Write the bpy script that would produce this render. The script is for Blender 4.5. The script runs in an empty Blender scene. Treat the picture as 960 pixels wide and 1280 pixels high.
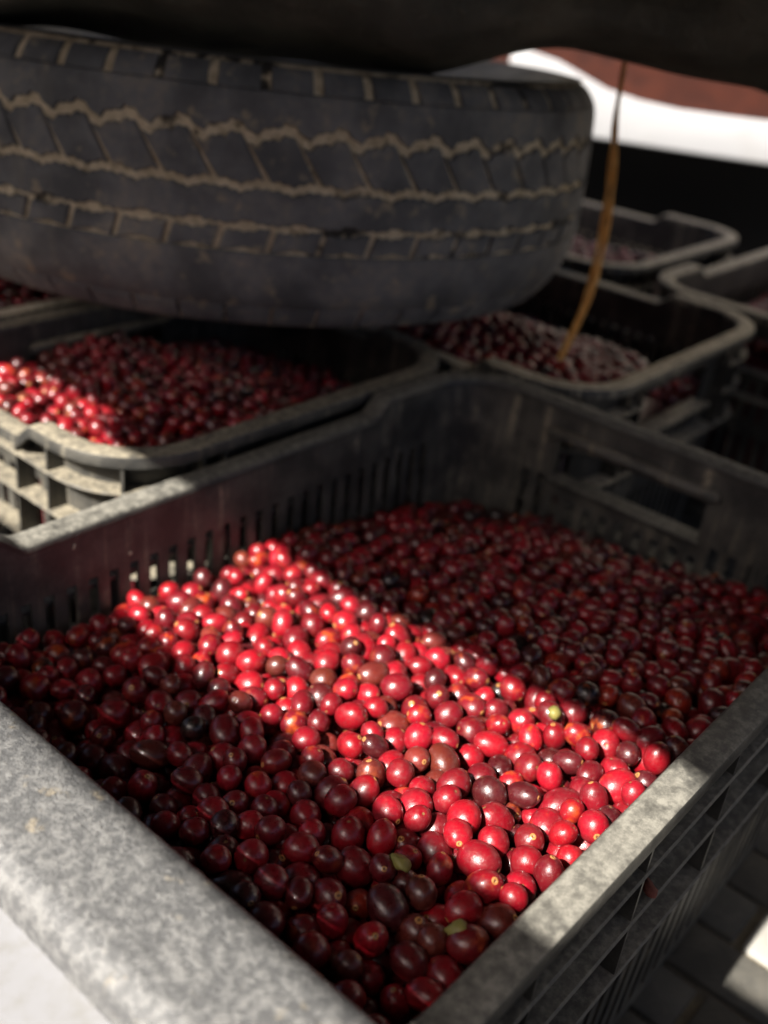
import bpy, bmesh, math, random
import numpy as np
from mathutils import Matrix, Vector

random.seed(7)
RNG = np.random.default_rng(11)
scene = bpy.context.scene
C = scene.collection
PI = math.pi

# ------------------------------------------------------------------ camera
# world: metres, ground z = 0, x along the long side of the foreground crate,
# y along its short side, origin below the far inner corner of that crate
RIM = 0.28
CAM = np.array((-0.7579, -0.4862, 0.616))
RC = np.array(((0.65134385, -0.75138575, 0.10569128),
               (-0.29997478, -0.38293345, -0.87371454),
               (0.69696938, 0.53738388, -0.47481812)))
cam = bpy.data.cameras.new('camera')
cam_ob = bpy.data.objects.new('camera', cam)
C.objects.link(cam_ob)
m3 = Matrix((RC[0], -RC[1], -RC[2])).transposed()
cam_ob.matrix_world = Matrix.Translation(CAM) @ m3.to_4x4()
cam.sensor_fit = 'VERTICAL'
cam.sensor_height = 36.0
cam.lens = 36.0 * 1329 / 1280
cam.clip_start = 0.01
cam.clip_end = 2000
cam.dof.use_dof = True
cam.dof.focus_distance = 0.50
cam.dof.aperture_fstop = 5.2
scene.camera = cam_ob

# ------------------------------------------------------------------ sky, sun, exposure
SUN_RUN = 1.06                       # horizontal run of a shadow per metre of height
SUN_EL = math.atan(1 / SUN_RUN)
sun_from = Vector((-SUN_RUN, 0.04, 1.0)).normalized()      # towards the sun
world = bpy.data.worlds.new('World')
scene.world = world
world.use_nodes = True
wn = world.node_tree.nodes
bg = wn['Background']
sky = wn.new('ShaderNodeTexSky')
sky.sky_type = 'NISHITA'
sky.sun_disc = False
sky.air_density = 0.4
sky.dust_density = 3.0
sky.ozone_density = 0.0
sky.sun_elevation = SUN_EL
sky.sun_rotation = math.atan2(sun_from.x, sun_from.y)
world.node_tree.links.new(sky.outputs[0], bg.inputs[0])
bg.inputs[1].default_value = 0.053
sun = bpy.data.lights.new('sun', 'SUN')
sun.energy = 5.0
sun.angle = math.radians(0.5)
sun.color = (1.0, 0.95, 0.87)
sun_ob = bpy.data.objects.new('sun', sun)
C.objects.link(sun_ob)
sun_ob.rotation_euler = sun_from.to_track_quat('Z', 'Y').to_euler()
sun_ob.location = (-3, 0, 3)
vs = scene.view_settings
vs.view_transform = 'Standard'
vs.look = 'None'
vs.exposure = 1.7
vs.gamma = 1.0
vs.use_curve_mapping = False

# ------------------------------------------------------------------ node helpers
class NT:
    def __init__(self, name):
        self.m = bpy.data.materials.new(name)
        self.m.use_nodes = True
        self.t = self.m.node_tree
        self.n = self.t.nodes
        self.b = self.n['Principled BSDF']
    def add(self, typ, **kw):
        n = self.n.new(typ)
        for k, v in kw.items():
            setattr(n, k, v)
        return n
    def link(self, a, b):
        self.t.links.new(a, b)
    def put(self, sock, v):
        if hasattr(v, 'is_linked') or isinstance(v, bpy.types.NodeSocket):
            self.link(v, sock)
        elif isinstance(v, (tuple, list)) and len(v) == 3 and sock.type == 'RGBA':
            sock.default_value = (*v, 1)
        else:
            sock.default_value = v
    def obj(self):
        return self.add('ShaderNodeTexCoord').outputs['Object']
    def pos(self):
        return self.add('ShaderNodeNewGeometry').outputs['Position']
    def mapping(self, vec, scale=(1, 1, 1)):
        n = self.add('ShaderNodeMapping')
        self.link(vec, n.inputs['Vector'])
        n.inputs['Scale'].default_value = scale
        return n.outputs[0]
    def noise(self, vec, scale, detail=4, rough=0.55):
        n = self.add('ShaderNodeTexNoise')
        if vec is not None:
            self.link(vec, n.inputs['Vector'])
        n.inputs['Scale'].default_value = scale
        n.inputs['Detail'].default_value = detail
        n.inputs['Roughness'].default_value = rough
        return n.outputs['Fac']
    def vor(self, vec, scale, feature='F1', out='Distance'):
        n = self.add('ShaderNodeTexVoronoi', feature=feature)
        if vec is not None:
            self.link(vec, n.inputs['Vector'])
        n.inputs['Scale'].default_value = scale
        return n.outputs[out]
    def ramp(self, fac, a, b, ca=0.0, cb=1.0):
        n = self.add('ShaderNodeMapRange')
        n.interpolation_type = 'SMOOTHSTEP'
        self.put(n.inputs['Value'], fac)
        n.inputs['From Min'].default_value = a
        n.inputs['From Max'].default_value = b
        n.inputs['To Min'].default_value = ca
        n.inputs['To Max'].default_value = cb
        return n.outputs[0]
    def math(self, op, a, b=0.0, clamp=False):
        n = self.add('ShaderNodeMath', operation=op)
        n.use_clamp = clamp
        self.put(n.inputs[0], a)
        self.put(n.inputs[1], b)
        return n.outputs[0]
    def mix(self, f, a, b, blend='MIX'):
        n = self.add('ShaderNodeMix', data_type='RGBA', blend_type=blend)
        self.put(n.inputs['Factor'], f)
        self.put(n.inputs['A'], a) if False else self.put(n.inputs[6], a)
        self.put(n.inputs[7], b)
        return n.outputs[2]
    def up(self):
        s = self.add('ShaderNodeSeparateXYZ')
        self.link(self.add('ShaderNodeNewGeometry').outputs['Normal'], s.inputs[0])
        return s.outputs['Z']
    def bump(self, h, strength=0.3, dist=0.001):
        n = self.add('ShaderNodeBump')
        n.inputs['Strength'].default_value = strength
        n.inputs['Distance'].default_value = dist
        self.link(h, n.inputs['Height'])
        self.link(n.outputs[0], self.b.inputs['Normal'])
    def set(self, col=None, rough=None, spec=None, metal=None, coat=None):
        if col is not None: self.put(self.b.inputs['Base Color'], col)
        if rough is not None: self.put(self.b.inputs['Roughness'], rough)
        if spec is not None: self.put(self.b.inputs['Specular IOR Level'], spec)
        if metal is not None: self.put(self.b.inputs['Metallic'], metal)
        if coat is not None: self.put(self.b.inputs['Coat Weight'], coat)
        return self.m

# ------------------------------------------------------------------ materials
def mat_crate(name, dust_amt, streak=1.0, side=0.5, dustcol=(0.38, 0.325, 0.235), lift=1.0):
    k = NT(name)
    p = k.obj()
    g = k.noise(p, 26, 6, 0.65)
    f = k.noise(p, 190, 4, 0.7)
    st = k.noise(k.mapping(p, (120, 120, 9)), 1.0, 4, 0.6)
    up = k.ramp(k.up(), 0.25, 0.95)
    # dust settles on everything that faces up; streaks run down the sides
    gg = k.math('ADD', k.math('MULTIPLY', g, 0.35), k.math('MULTIPLY', k.noise(p, 130, 4, 0.65), 0.65))
    top = k.math('MULTIPLY', up, k.ramp(gg, 0.34, 0.60, 0.30, 1.0))
    str_ = k.math('MULTIPLY', k.ramp(st, 0.50, 0.78), k.ramp(g, 0.36, 0.62))
    d = k.math('MAXIMUM', k.math('MULTIPLY', top, dust_amt), k.math('MULTIPLY', str_, side * streak))
    d = k.math('MULTIPLY', d, k.ramp(f, 0.25, 0.6, 0.45, 1.0), True)
    base = k.mix(k.ramp(g, 0.35, 0.7), (0.026 * lift, 0.0255 * lift, 0.024 * lift), (0.070 * lift, 0.066 * lift, 0.057 * lift))
    dustc = k.mix(k.ramp(f, 0.3, 0.75), tuple(0.55 * q for q in dustcol), dustcol)
    col = k.mix(d, base, dustc)
    sp = k.math('MULTIPLY', k.ramp(k.vor(p, 320), 0.10, 0.02), 0.6)
    col = k.mix(k.math('MULTIPLY', sp, k.ramp(g, 0.5, 0.7)), col, (0.42, 0.37, 0.28))
    rough = k.ramp(d, 0.0, 0.6, 0.42, 0.85)
    k.bump(k.math('ADD', f, k.math('MULTIPLY', g, 2.0)), 0.35, 0.0012)
    return k.set(col, rough, 0.45)

M = {}
M['crate_a'] = mat_crate('crate_plastic_grey_dust', 0.80, 0.7, 0.40, (0.27, 0.255, 0.215))
M['crate_wall'] = mat_crate('crate_plastic_wall', 0.6, 1.3, 0.95, lift=1.5)
M['crate_b'] = mat_crate('crate_plastic_tan_dust', 1.0, 1.0, 0.75)
M['crate_old'] = mat_crate('crate_plastic_heavy_dust', 1.3, 1.8, 1.0, (0.58, 0.51, 0.385))

k = NT('plaster'); p = k.pos()  # for the added wall that bounces sun onto the far crates
g = k.noise(p, 1.5, 6, 0.65)
M['plaster'] = k.set(k.mix(k.ramp(g, 0.3, 0.7), (0.32, 0.29, 0.245), (0.41, 0.38, 0.33)), 0.9, 0.2)
k = NT('sky_block_brown'); p = k.pos()  # for the added wall that blocks low sky light
g = k.noise(p, 2.5, 6, 0.65)
M['sky_block'] = k.set(k.mix(k.ramp(g, 0.3, 0.7), (0.16, 0.085, 0.055), (0.24, 0.14, 0.095)), 0.9, 0.2)
M['crate_s'] = mat_crate('crate_plastic_tan_film', 1.25, 1.6, 1.0, (0.27, 0.235, 0.17))
M['rim_dust'] = mat_crate('crate_rim_thick_dust', 1.7, 1.8, 1.3, (0.66, 0.58, 0.43))

def mat_cherry(name, individual):
    k = NT(name)
    if individual:
        oi = k.add('ShaderNodeObjectInfo')
        tint = oi.outputs['Color']
        rnd = oi.outputs['Random']
    else:
        a = k.add('ShaderNodeAttribute', attribute_name='tint')
        tint = a.outputs['Color']
        r_ = k.add('ShaderNodeAttribute', attribute_name='rnd')
        rnd = r_.outputs['Fac']
    pol = k.add('ShaderNodeAttribute', attribute_name='pole').outputs['Fac']   # 0 at the tip, 1 at the stalk
    pos = k.pos()
    big = k.noise(pos, 130, 2, 0.5)
    fine = k.noise(pos, 900, 5, 0.7)
    mid = k.noise(pos, 420, 4, 0.6)
    # one side ripens later: an orange-yellow flush on some fruit
    flush = k.math('MULTIPLY', k.ramp(big, 0.52, 0.72), k.ramp(rnd, 0.62, 1.0))
    col = k.mix(k.math('MULTIPLY', flush, 0.75), tint, (0.44, 0.075, 0.010))
    dark = k.math('MAXIMUM', k.math('MULTIPLY', k.ramp(mid, 0.52, 0.78), 0.6), k.math('MULTIPLY', k.ramp(k.noise(pos, 75, 2, 0.5), 0.50, 0.66), 0.45))
    col = k.mix(dark, col, (0.07, 0.008, 0.010))
    # pale specks and a thin film of dust
    sp = k.ramp(k.vor(pos, 900), 0.22, 0.06)
    col = k.mix(k.math('MULTIPLY', sp, 0.24), col, (0.40, 0.19, 0.13))
    film = k.math('MULTIPLY', k.ramp(k.noise(pos, 260, 5, 0.7), 0.50, 0.75), 0.07)
    col = k.mix(film, col, (0.34, 0.22, 0.17))
    # scar at the tip: brown eye, tan ring
    ring = k.math('MULTIPLY', k.ramp(pol, 0.075, 0.062), k.ramp(fine, 0.3, 0.6, 0.6, 1.0))
    col = k.mix(ring, col, (0.36, 0.17, 0.055))
    eye = k.math('MULTIPLY', k.ramp(pol, 0.030, 0.018), 0.9)
    col = k.mix(eye, col, (0.10, 0.045, 0.02))
    stalk = k.ramp(pol, 0.955, 0.975)
    col = k.mix(stalk, col, (0.17, 0.085, 0.035))
    rough = k.math('ADD', k.ramp(mid, 0.3, 0.7, 0.26, 0.42), k.math('MULTIPLY', k.ramp(fine, 0.5, 0.8), 0.12))
    k.bump(k.math('ADD', k.math('MULTIPLY', mid, 1.4), k.math('MULTIPLY', fine, 0.5)), 0.30, 0.0006)
    k.put(k.b.inputs['Coat Roughness'], k.ramp(fine, 0.35, 0.7, 0.07, 0.22))
    return k.set(col, rough, 0.45, coat=0.40)

M['cherry'] = mat_cherry('coffee_cherry_skin', True)
M['cherries'] = mat_cherry('coffee_cherry_heap_skin', False)

k = NT('tyre_rubber'); p = k.pos()
g = k.noise(p, 18, 5, 0.6); f = k.noise(p, 120, 4, 0.65); st = k.noise(k.mapping(p, (60, 60, 6)), 1.0, 4)
d = k.math('MULTIPLY', k.ramp(k.math('ADD', k.math('MULTIPLY', g, 0.6), k.math('MULTIPLY', f, 0.5)), 0.54, 0.80), 0.6)
d = k.math('MAXIMUM', d, k.math('MULTIPLY', k.ramp(k.noise(p, 55, 3, 0.6), 0.58, 0.70), 0.65))
d = k.math('MAXIMUM', d, k.math('MULTIPLY', k.ramp(st, 0.55, 0.8), 0.22))
col = k.mix(d, k.mix(k.ramp(g, 0.3, 0.7), (0.085, 0.088, 0.094), (0.180, 0.184, 0.194)), (0.34, 0.29, 0.21))
k.bump(f, 0.3, 0.002)
M['rubber'] = k.set(col, 0.74, 0.28)
k = NT('tyre_mud'); p = k.obj()
g = k.noise(p, 14, 4, 0.6); f = k.noise(p, 110, 5, 0.65)
col = k.mix(k.ramp(f, 0.3, 0.7), (0.42, 0.34, 0.225), (0.70, 0.60, 0.44))
col = k.mix(k.ramp(g, 0.60, 0.42, 0.0, 0.0), col, col)
bare = k.ramp(k.math('ADD', k.math('MULTIPLY', g, 0.7), k.math('MULTIPLY', f, 0.3)), 0.49, 0.41)
col = k.mix(bare, col, (0.045, 0.042, 0.038))
k.bump(f, 0.6, 0.003)
M['mud'] = k.set(col, 0.95, 0.2)

k = NT('paving_stone'); p = k.obj()
oi = k.add('ShaderNodeObjectInfo').outputs['Random']
g = k.noise(k.pos(), 30, 6, 0.65); f = k.noise(k.pos(), 260, 4, 0.7)
col = k.mix(k.ramp(g, 0.3, 0.7), (0.045, 0.045, 0.041), (0.105, 0.098, 0.083))
col = k.mix(k.math('MULTIPLY', oi, 0.5), col, (0.065, 0.060, 0.051))
col = k.mix(k.math('MULTIPLY', k.ramp(f, 0.55, 0.75), 0.5), col, (0.13, 0.115, 0.085))
k.bump(k.math('ADD', g, k.math('MULTIPLY', f, 0.4)), 0.5, 0.003)
M['paver'] = k.set(col, 0.8, 0.35)
k = NT('paving_joint_sand'); p = k.pos()
g = k.noise(p, 40, 6, 0.65); f = k.noise(p, 500, 3, 0.7)
col = k.mix(k.ramp(k.math('ADD', k.math('MULTIPLY', g, .5), k.math('MULTIPLY', f, .5)), 0.35, 0.65), (0.085, 0.074, 0.055), (0.22, 0.19, 0.14))
k.bump(f, 0.6, 0.002)
M['joint'] = k.set(col, 0.95, 0.2)

k = NT('scuffed_grey_cap'); p = k.obj()
g = k.noise(p, 70, 4, 0.6); v = k.noise(p, 210, 3, 0.6); f = k.noise(p, 650, 3, 0.7)
s_ = k.ramp(k.math('ADD', k.math('MULTIPLY', v, 0.65), k.math('MULTIPLY', f, 0.35)), 0.42, 0.62)
col = k.mix(s_, (0.072, 0.072, 0.073), (0.150, 0.148, 0.144))
col = k.mix(k.ramp(g, 0.62, 0.75, 0, 0.5), col, (0.38, 0.31, 0.20))
col = k.mix(k.ramp(k.vor(p, 85), 0.08, 0.03), col, (0.05, 0.05, 0.05))
k.bump(k.math('ADD', v, f), 0.6, 0.0015)
M['grey_cap'] = k.set(col, 0.45, 0.5)
k = NT('pale_paint'); p = k.obj()
g = k.noise(p, 12, 5, 0.6); f = k.noise(p, 160, 4, 0.7)
col = k.mix(k.ramp(k.math('ADD', k.math('MULTIPLY', g, .5), k.math('MULTIPLY', f, .5)), 0.45, 0.72), (0.22, 0.22, 0.23), (0.18, 0.175, 0.165))
M['pale_paint'] = k.set(col, 0.4, 0.5)
k = NT('white_sheet'); p = k.obj()
g = k.noise(p, 8, 5, 0.6)
col = k.mix(k.ramp(g, 0.45, 0.75), (0.32, 0.32, 0.33), (0.28, 0.275, 0.27))
k.bump(g, 0.3, 0.01)
M['white'] = k.set(col, 0.5, 0.4)
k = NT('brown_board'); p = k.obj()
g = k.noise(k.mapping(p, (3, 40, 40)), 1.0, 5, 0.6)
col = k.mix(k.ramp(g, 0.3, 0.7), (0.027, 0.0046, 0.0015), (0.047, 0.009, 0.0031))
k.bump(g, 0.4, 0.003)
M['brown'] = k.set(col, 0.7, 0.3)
k = NT('backdrop_black'); p = k.obj()
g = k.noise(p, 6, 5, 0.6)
M['black'] = k.set(k.mix(g, (0.006, 0.006, 0.006), (0.014, 0.013, 0.012)), 0.85, 0.2)  # near-black put in for the dark space behind
k = NT('dark_tarpaulin'); p = k.obj()
g = k.noise(p, 7, 6, 0.65); f = k.noise(p, 90, 4, 0.7)
col = k.mix(k.ramp(g, 0.35, 0.7), (0.045, 0.045, 0.038), (0.14, 0.13, 0.105))
col = k.mix(k.math('MULTIPLY', k.ramp(f, 0.62, 0.75), 0.4), col, (0.18, 0.16, 0.12))
k.bump(k.math('ADD', g, k.math('MULTIPLY', f, 0.3)), 0.7, 0.012)
M['tarp'] = k.set(col, 0.6, 0.35)
k = NT('twine'); p = k.obj()
f = k.noise(k.mapping(p, (300, 300, 40)), 1.0, 4, 0.6)
M['twine'] = k.set(k.mix(k.ramp(f, 0.3, 0.7), (0.60, 0.26, 0.05), (0.85, 0.50, 0.17)), 0.75, 0.3)
k = NT('leaf_bit'); p = k.obj()
M['leaf'] = k.set(k.mix(k.noise(p, 300, 3), (0.24, 0.19, 0.05), (0.14, 0.14, 0.04)), 0.5, 0.4)
k = NT('dry_husk'); p = k.obj()
M['husk'] = k.set(k.mix(k.noise(p, 400, 3), (0.05, 0.012, 0.010), (0.22, 0.07, 0.05)), 0.8, 0.3)
k = NT('parchment'); p = k.obj()
M['parchment'] = k.set(k.mix(k.noise(p, 500, 3), (0.60, 0.55, 0.45), (0.42, 0.36, 0.26)), 0.7, 0.3)
k = NT('grey_steel'); p = k.obj()
M['steel'] = k.set(k.mix(k.noise(p, 30, 4), (0.10, 0.10, 0.10), (0.18, 0.17, 0.16)), 0.5, 0.4)

# ------------------------------------------------------------------ object helpers
def tag(o, label=None, cat=None, group=None, kind=None):
    if label: o['label'] = label
    if cat: o['category'] = cat
    if group: o['group'] = group
    if kind: o['kind'] = kind
    return o
def link(name, me, parent=None, mat=None, loc=None):
    o = bpy.data.objects.new(name, me)
    C.objects.link(o)
    if parent is not None: o.parent = parent
    if mat is not None and me is not None and not me.materials: me.materials.append(mat)
    if loc is not None: o.location = loc
    return o
def empty(name, loc, rz=0.0):
    o = link(name, None)
    o.location = loc
    o.rotation_euler = (0, 0, rz)
    o.empty_display_size = 0.05
    return o
def mesh(name, v, f, smooth=False):
    me = bpy.data.meshes.new(name)
    me.from_pydata([tuple(map(float, q)) for q in v], [], f)
    bm = bmesh.new(); bm.from_mesh(me)
    bmesh.ops.recalc_face_normals(bm, faces=bm.faces)
    bm.to_mesh(me); bm.free()
    if smooth: me.shade_smooth()
    return me
def smooth_angle(me, deg=40):
    me.shade_smooth()
    me.set_sharp_from_angle(angle=math.radians(deg))
    return me
def sstep(a, b, x):
    t = min(max((x - a) / (b - a), 0), 1)
    return t * t * (3 - 2 * t)
def box(name, x0, x1, y0, y1, z0, z1, bev=0.0):
    bm = bmesh.new()
    bmesh.ops.create_cube(bm, size=1)
    for v in bm.verts:
        v.co = ((x0 + x1) / 2 + v.co.x * (x1 - x0), (y0 + y1) / 2 + v.co.y * (y1 - y0), (z0 + z1) / 2 + v.co.z * (z1 - z0))
    if bev: bmesh.ops.bevel(bm, geom=bm.edges[:], offset=bev, segments=2, profile=0.5, affect='EDGES')
    me = bpy.data.meshes.new(name); bm.to_mesh(me); bm.free()
    if bev: smooth_angle(me)
    return me
def tube(name, pts, rad, n=8, cap=True):
    v, f = [], []
    pts = [Vector(q) for q in pts]
    for i, q in enumerate(pts):
        d = (pts[min(i + 1, len(pts) - 1)] - pts[max(i - 1, 0)]).normalized()
        a = d.cross(Vector((0, 0, 1)))
        if a.length < 1e-3: a = d.cross(Vector((1, 0, 0)))
        a.normalize(); b = d.cross(a)
        r = rad[i] if isinstance(rad, (list, tuple)) else rad
        for j in range(n):
            t = 2 * PI * j / n
            v.append(q + a * math.cos(t) * r + b * math.sin(t) * r)
    for i in range(len(pts) - 1):
        for j in range(n):
            f.append((i * n + j, i * n + (j + 1) % n, (i + 1) * n + (j + 1) % n, (i + 1) * n + j))
    if cap:
        f.append(tuple(range(n))[::-1]); f.append(tuple((len(pts) - 1) * n + j for j in range(n)))
    return smooth_angle(mesh(name, v, f), 50)

# ------------------------------------------------------------------ ground
S = 400.0
ground = tag(link('ground', mesh('ground', [(-S, -S, -0.006), (S, -S, -0.006), (S, S, -0.006), (-S, S, -0.006)], [(0, 1, 2, 3)]), mat=M['joint']),
             'dark paved ground with sandy joints under the crates', 'ground', kind='structure')
PX, PY = 0.0515, 0.104
pm = box('paving_stone', -0.0225, 0.0225, -0.0485, 0.0485, -0.03, 0.0, 0.0022)
pm.materials.append(M['paver'])
pavers = []
for i in range(-13, 12):
    for j in range(-9, 3):
        x = -0.2225 + PX * i
        y = -0.4355 + PY * (j + (0.5 if i % 2 else 0.0))
        if x < -0.59 or not (-1.25 < y < -0.30): continue
        pavers.append((x, y))
pavers.sort(key=lambda q: (q[0] + 0.1) ** 2 + (q[1] + 0.42) ** 2)
pale = pm.copy(); pale.materials.clear()
k = NT('pale_paving_stone'); g = k.noise(k.pos(), 60, 5, 0.65)
pale.materials.append(k.set(k.mix(g, (0.24, 0.23, 0.205), (0.32, 0.31, 0.285)), 0.8, 0.3))
for x, y in pavers[:290]:
    is_pale = abs(x + 0.1195) < 0.01 and abs(y + 0.4355) < 0.01
    o = link('paving_stone', pale if is_pale else pm, ground, loc=(x, y, RNG.uniform(-0.0015, 0.0)))
    if is_pale: o['label'] = 'pale paving stone among the dark ones'
    o.rotation_euler = (RNG.normal(0, .006), RNG.normal(0, .006), RNG.normal(0, .012))

near = set((round(x, 3), round(y, 3)) for x, y in pavers[:290])
v, f = [], []
for i in range(-54, 50):
    for j in range(-26, 36):
        x = -0.2225 + PX * i; y = -0.4355 + PY * (j + (0.5 if i % 2 else 0.0))
        if (round(x, 3), round(y, 3)) in near: continue
        if not -3.0 < x < 2.3: continue
        n0 = len(v); z = RNG.uniform(-0.0015, 0.0)
        for e, zz_ in ((0.0225, -0.02), (0.0225, z - 0.0015), (0.021, z)):
            v += [(x - e, y - e - 0.026, zz_), (x + e, y - e - 0.026, zz_), (x + e, y + e + 0.026, zz_), (x - e, y + e + 0.026, zz_)]
        for r in (0, 4):
            f += [(n0 + r + a, n0 + r + (a + 1) % 4, n0 + r + 4 + (a + 1) % 4, n0 + r + 4 + a) for a in range(4)]
        f.append((n0 + 8, n0 + 9, n0 + 10, n0 + 11))
me = bpy.data.meshes.new('paving_stones'); me.from_pydata(v, [], f)
tag(link('paving_stones', me, ground, M['paver']), kind='stuff')

# ------------------------------------------------------------------ crates
def rr_path(lx, ly, r, cols):
    """closed rounded rectangle, counter-clockwise; cols[side] = positions along each straight side"""
    out = []
    hx, hy = lx / 2, ly / 2
    spec = [('e', (hx, 0), (0, 1), (1, 0), hy - r), ('n', (0, hy), (-1, 0), (0, 1), hx - r),
            ('w', (-hx, 0), (0, -1), (-1, 0), hy - r), ('s', (0, -hy), (1, 0), (0, -1), hx - r)]
    for i, (nm, c, d, n, half) in enumerate(spec):
        ps = [q for q in cols[nm] if -half < q < half]
        for q in [-half] + ps + [half]:
            out.append((c[0] + d[0] * q, c[1] + d[1] * q, n[0], n[1], nm, q))
        a0 = math.atan2(n[1], n[0])
        cc = (c[0] + d[0] * half - n[0] * r, c[1] + d[1] * half - n[1] * r)
        for s in range(1, 8):
            a = a0 + (PI / 2) * s / 8
            out.append((cc[0] + math.cos(a) * r, cc[1] + math.sin(a) * r, math.cos(a), math.sin(a), 'c' + nm, s))
    return out

DIP = 0.014
def crate_meshes(lx, ly, nd, mats, dips='ns', h=RIM, goff=0.0):
    W = 0.018                                   # rim width
    ix, iy = lx - 2 * W, ly - 2 * W
    R = 0.055
    def zt(x, y):
        # the long sides dip between the raised corners
        if abs(y) < iy / 2 - 0.02 or ('n' if y > 0 else 's') not in dips: return h
        return h - DIP * (1 - sstep(ix / 2 - nd - 0.012, ix / 2 - nd + 0.010, abs(x)))
    pitch, sw = 0.0165, 0.0075
    cols = {}
    for nm, half in (('e', iy / 2), ('w', iy / 2), ('n', ix / 2), ('s', ix / 2)):
        n = int((half - R - 0.004) / pitch)
        ps = []
        for i in range(-n, n + 1):
            ps += [i * pitch - sw / 2, i * pitch + sw / 2]
        if nm in 'ns': ps += [s * (ix / 2 - nd + e) for s in (-1, 1) for e in (-0.012, -0.006, 0.0, 0.005, 0.010)]
        else: ps += [(goff if nm == 'e' else -goff) - 0.0702, (goff if nm == 'e' else -goff) + 0.0702]
        cols[nm] = sorted(ps)
    path = rr_path(ix, iy, R, cols)
    rows = [None, -0.0235, -0.052, -0.066, -0.080, -0.128, -0.148, -0.262, -h + 0.004]
    T = 0.0032
    def inset(z): return 0.012 * (h - z) / h
    def is_open(side, q, r):
        z0, z1 = rows[r], rows[r + 1]
        if r == 0 or side[0] == 'c': return False
        on_slot = abs(q / pitch - round(q / pitch)) < sw / pitch * 0.45 and abs(q) < (iy / 2 if side in 'ew' else ix / 2) - R - 0.002
        if side in 'ew':
            if abs((q if side == 'e' else -q) - goff) < 0.070 and r in (1, 2): return True           # hand hole
            if r in (4, 6) or (r == 3 and abs((q if side == 'e' else -q) - goff) > 0.078): return on_slot
            if r == 3 and abs(q) > 0.072: return False
            return False
        return on_slot and r in (2, 3, 4, 6)
    def zrow(r, c): return zt(c[0], c[1]) - 0.001 if r == 0 else h + rows[r]
    parts = []
    n = len(path)
    def wall(idx):
        v, f = [], []
        nr = len(rows)
        for a in idx:
            c = path[a % n]
            for r in range(nr):
                z = zrow(r, c); k_ = inset(z)
                v.append((c[0] - c[2] * k_, c[1] - c[3] * k_, z))
                v.append((c[0] - c[2] * (k_ - T), c[1] - c[3] * (k_ - T), z))
        nc = len(idx) - 1
        op = [[False] * (nr - 1) for _ in range(nc)]
        for j in range(nc):
            a, b = path[idx[j] % n], path[idx[j + 1] % n]
            side = a[4] if a[4] == b[4] else 'c'
            q = (a[5] + b[5]) / 2 if side in 'ensw' else 0
            for r in range(nr - 1): op[j][r] = is_open(side, q, r)
        def I(j, r, s): return (j * nr + r) * 2 + s
        for j in range(nc):
            for r in range(nr - 1):
                if op[j][r]: continue
                f.append((I(j, r, 0), I(j, r + 1, 0), I(j + 1, r + 1, 0), I(j + 1, r, 0)))
                f.append((I(j, r, 1), I(j + 1, r, 1), I(j + 1, r + 1, 1), I(j, r + 1, 1)))
                if j == 0 or op[j - 1][r]: f.append((I(j, r, 0), I(j, r, 1), I(j, r + 1, 1), I(j, r + 1, 0)))
                if j == nc - 1 or op[j + 1][r]: f.append((I(j + 1, r, 0), I(j + 1, r + 1, 0), I(j + 1, r + 1, 1), I(j + 1, r, 1)))
                if r == 0 or op[j][r - 1]: f.append((I(j, r, 0), I(j + 1, r, 0), I(j + 1, r, 1), I(j, r, 1)))
                if r == nr - 2 or op[j][r + 1]: f.append((I(j, r + 1, 0), I(j, r + 1, 1), I(j + 1, r + 1, 1), I(j + 1, r + 1, 0)))
        return f, v
    # split the shell into four walls and four corners
    groups = {}
    order = []
    for i, c in enumerate(path):
        if c[4] not in groups: groups[c[4]] = []; order.append(c[4])
        groups[c[4]].append(i)
    for nm in order:
        idx = groups[nm]
        if nm[0] == 'c': idx = [idx[0] - 1] + idx + [idx[-1] + 1]
        f, v = wall(idx)
        me = mesh('crate_wall', v, f)
        if nm[0] == 'c': smooth_angle(me, 30)
        parts.append(('corner' if nm[0] == 'c' else 'end_wall' if nm in 'ew' else 'side_wall', me, mats[1], Matrix()))
    # sweep along the outline
    def sweep(pp, section, closed, zf):
        v, f = [], []
        m = len(section)
        for c in pp:
            z = zf(c)
            for d, dz in section:
                v.append((c[0] + c[2] * d, c[1] + c[3] * d, z + dz))
        N = len(pp)
        for i in range(N if closed else N - 1):
            j = (i + 1) % N
            for a in range(m):
                b = (a + 1) % m
                f.append((i * m + a, j * m + a, j * m + b, i * m + b))
        if not closed:
            f.append(tuple(range(m))); f.append(tuple((N - 1) * m + a for a in range(m)))
        return smooth_angle(mesh('sweep', v, f), 35)
    rim_sec = [(-0.0012, -0.004), (-0.0012, 0.0), (0.0, 0.0018), (0.002, 0.0028), (0.0155, 0.0028), (0.0172, 0.002), (0.018, 0.0004), (0.018, -0.0065), (0.0155, -0.0065), (0.0155, -0.0022), (0.0035, -0.0022), (0.0035, -0.004)]
    fine = rr_path(ix, iy, R, {s: [i * 0.012 for i in range(-30, 31)] + ([sg * (ix / 2 - nd + e) for sg in (-1, 1) for e in np.linspace(-0.012, 0.010, 7)] if s in 'ns' else []) for s in 'ensw'} and
                   {s: sorted(set([round(i * 0.012, 5) for i in range(-30, 31)] + ([round(sg * (ix / 2 - nd + e), 5) for sg in (-1, 1) for e in np.linspace(-0.012, 0.010, 7)] if s in 'ns' else []))) for s in 'ensw'})
    parts.append(('rim', sweep(fine, rim_sec, True, lambda c: zt(c[0], c[1])), mats[-1], Matrix()))
    def fl_sec(z):
        k_ = inset(h + z) - T + 0.0004
        return [(-k_, -0.0013), (-k_, 0.0013), (0.0165, 0.0013), (0.0175, 0.0), (0.0165, -0.0013)]
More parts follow.
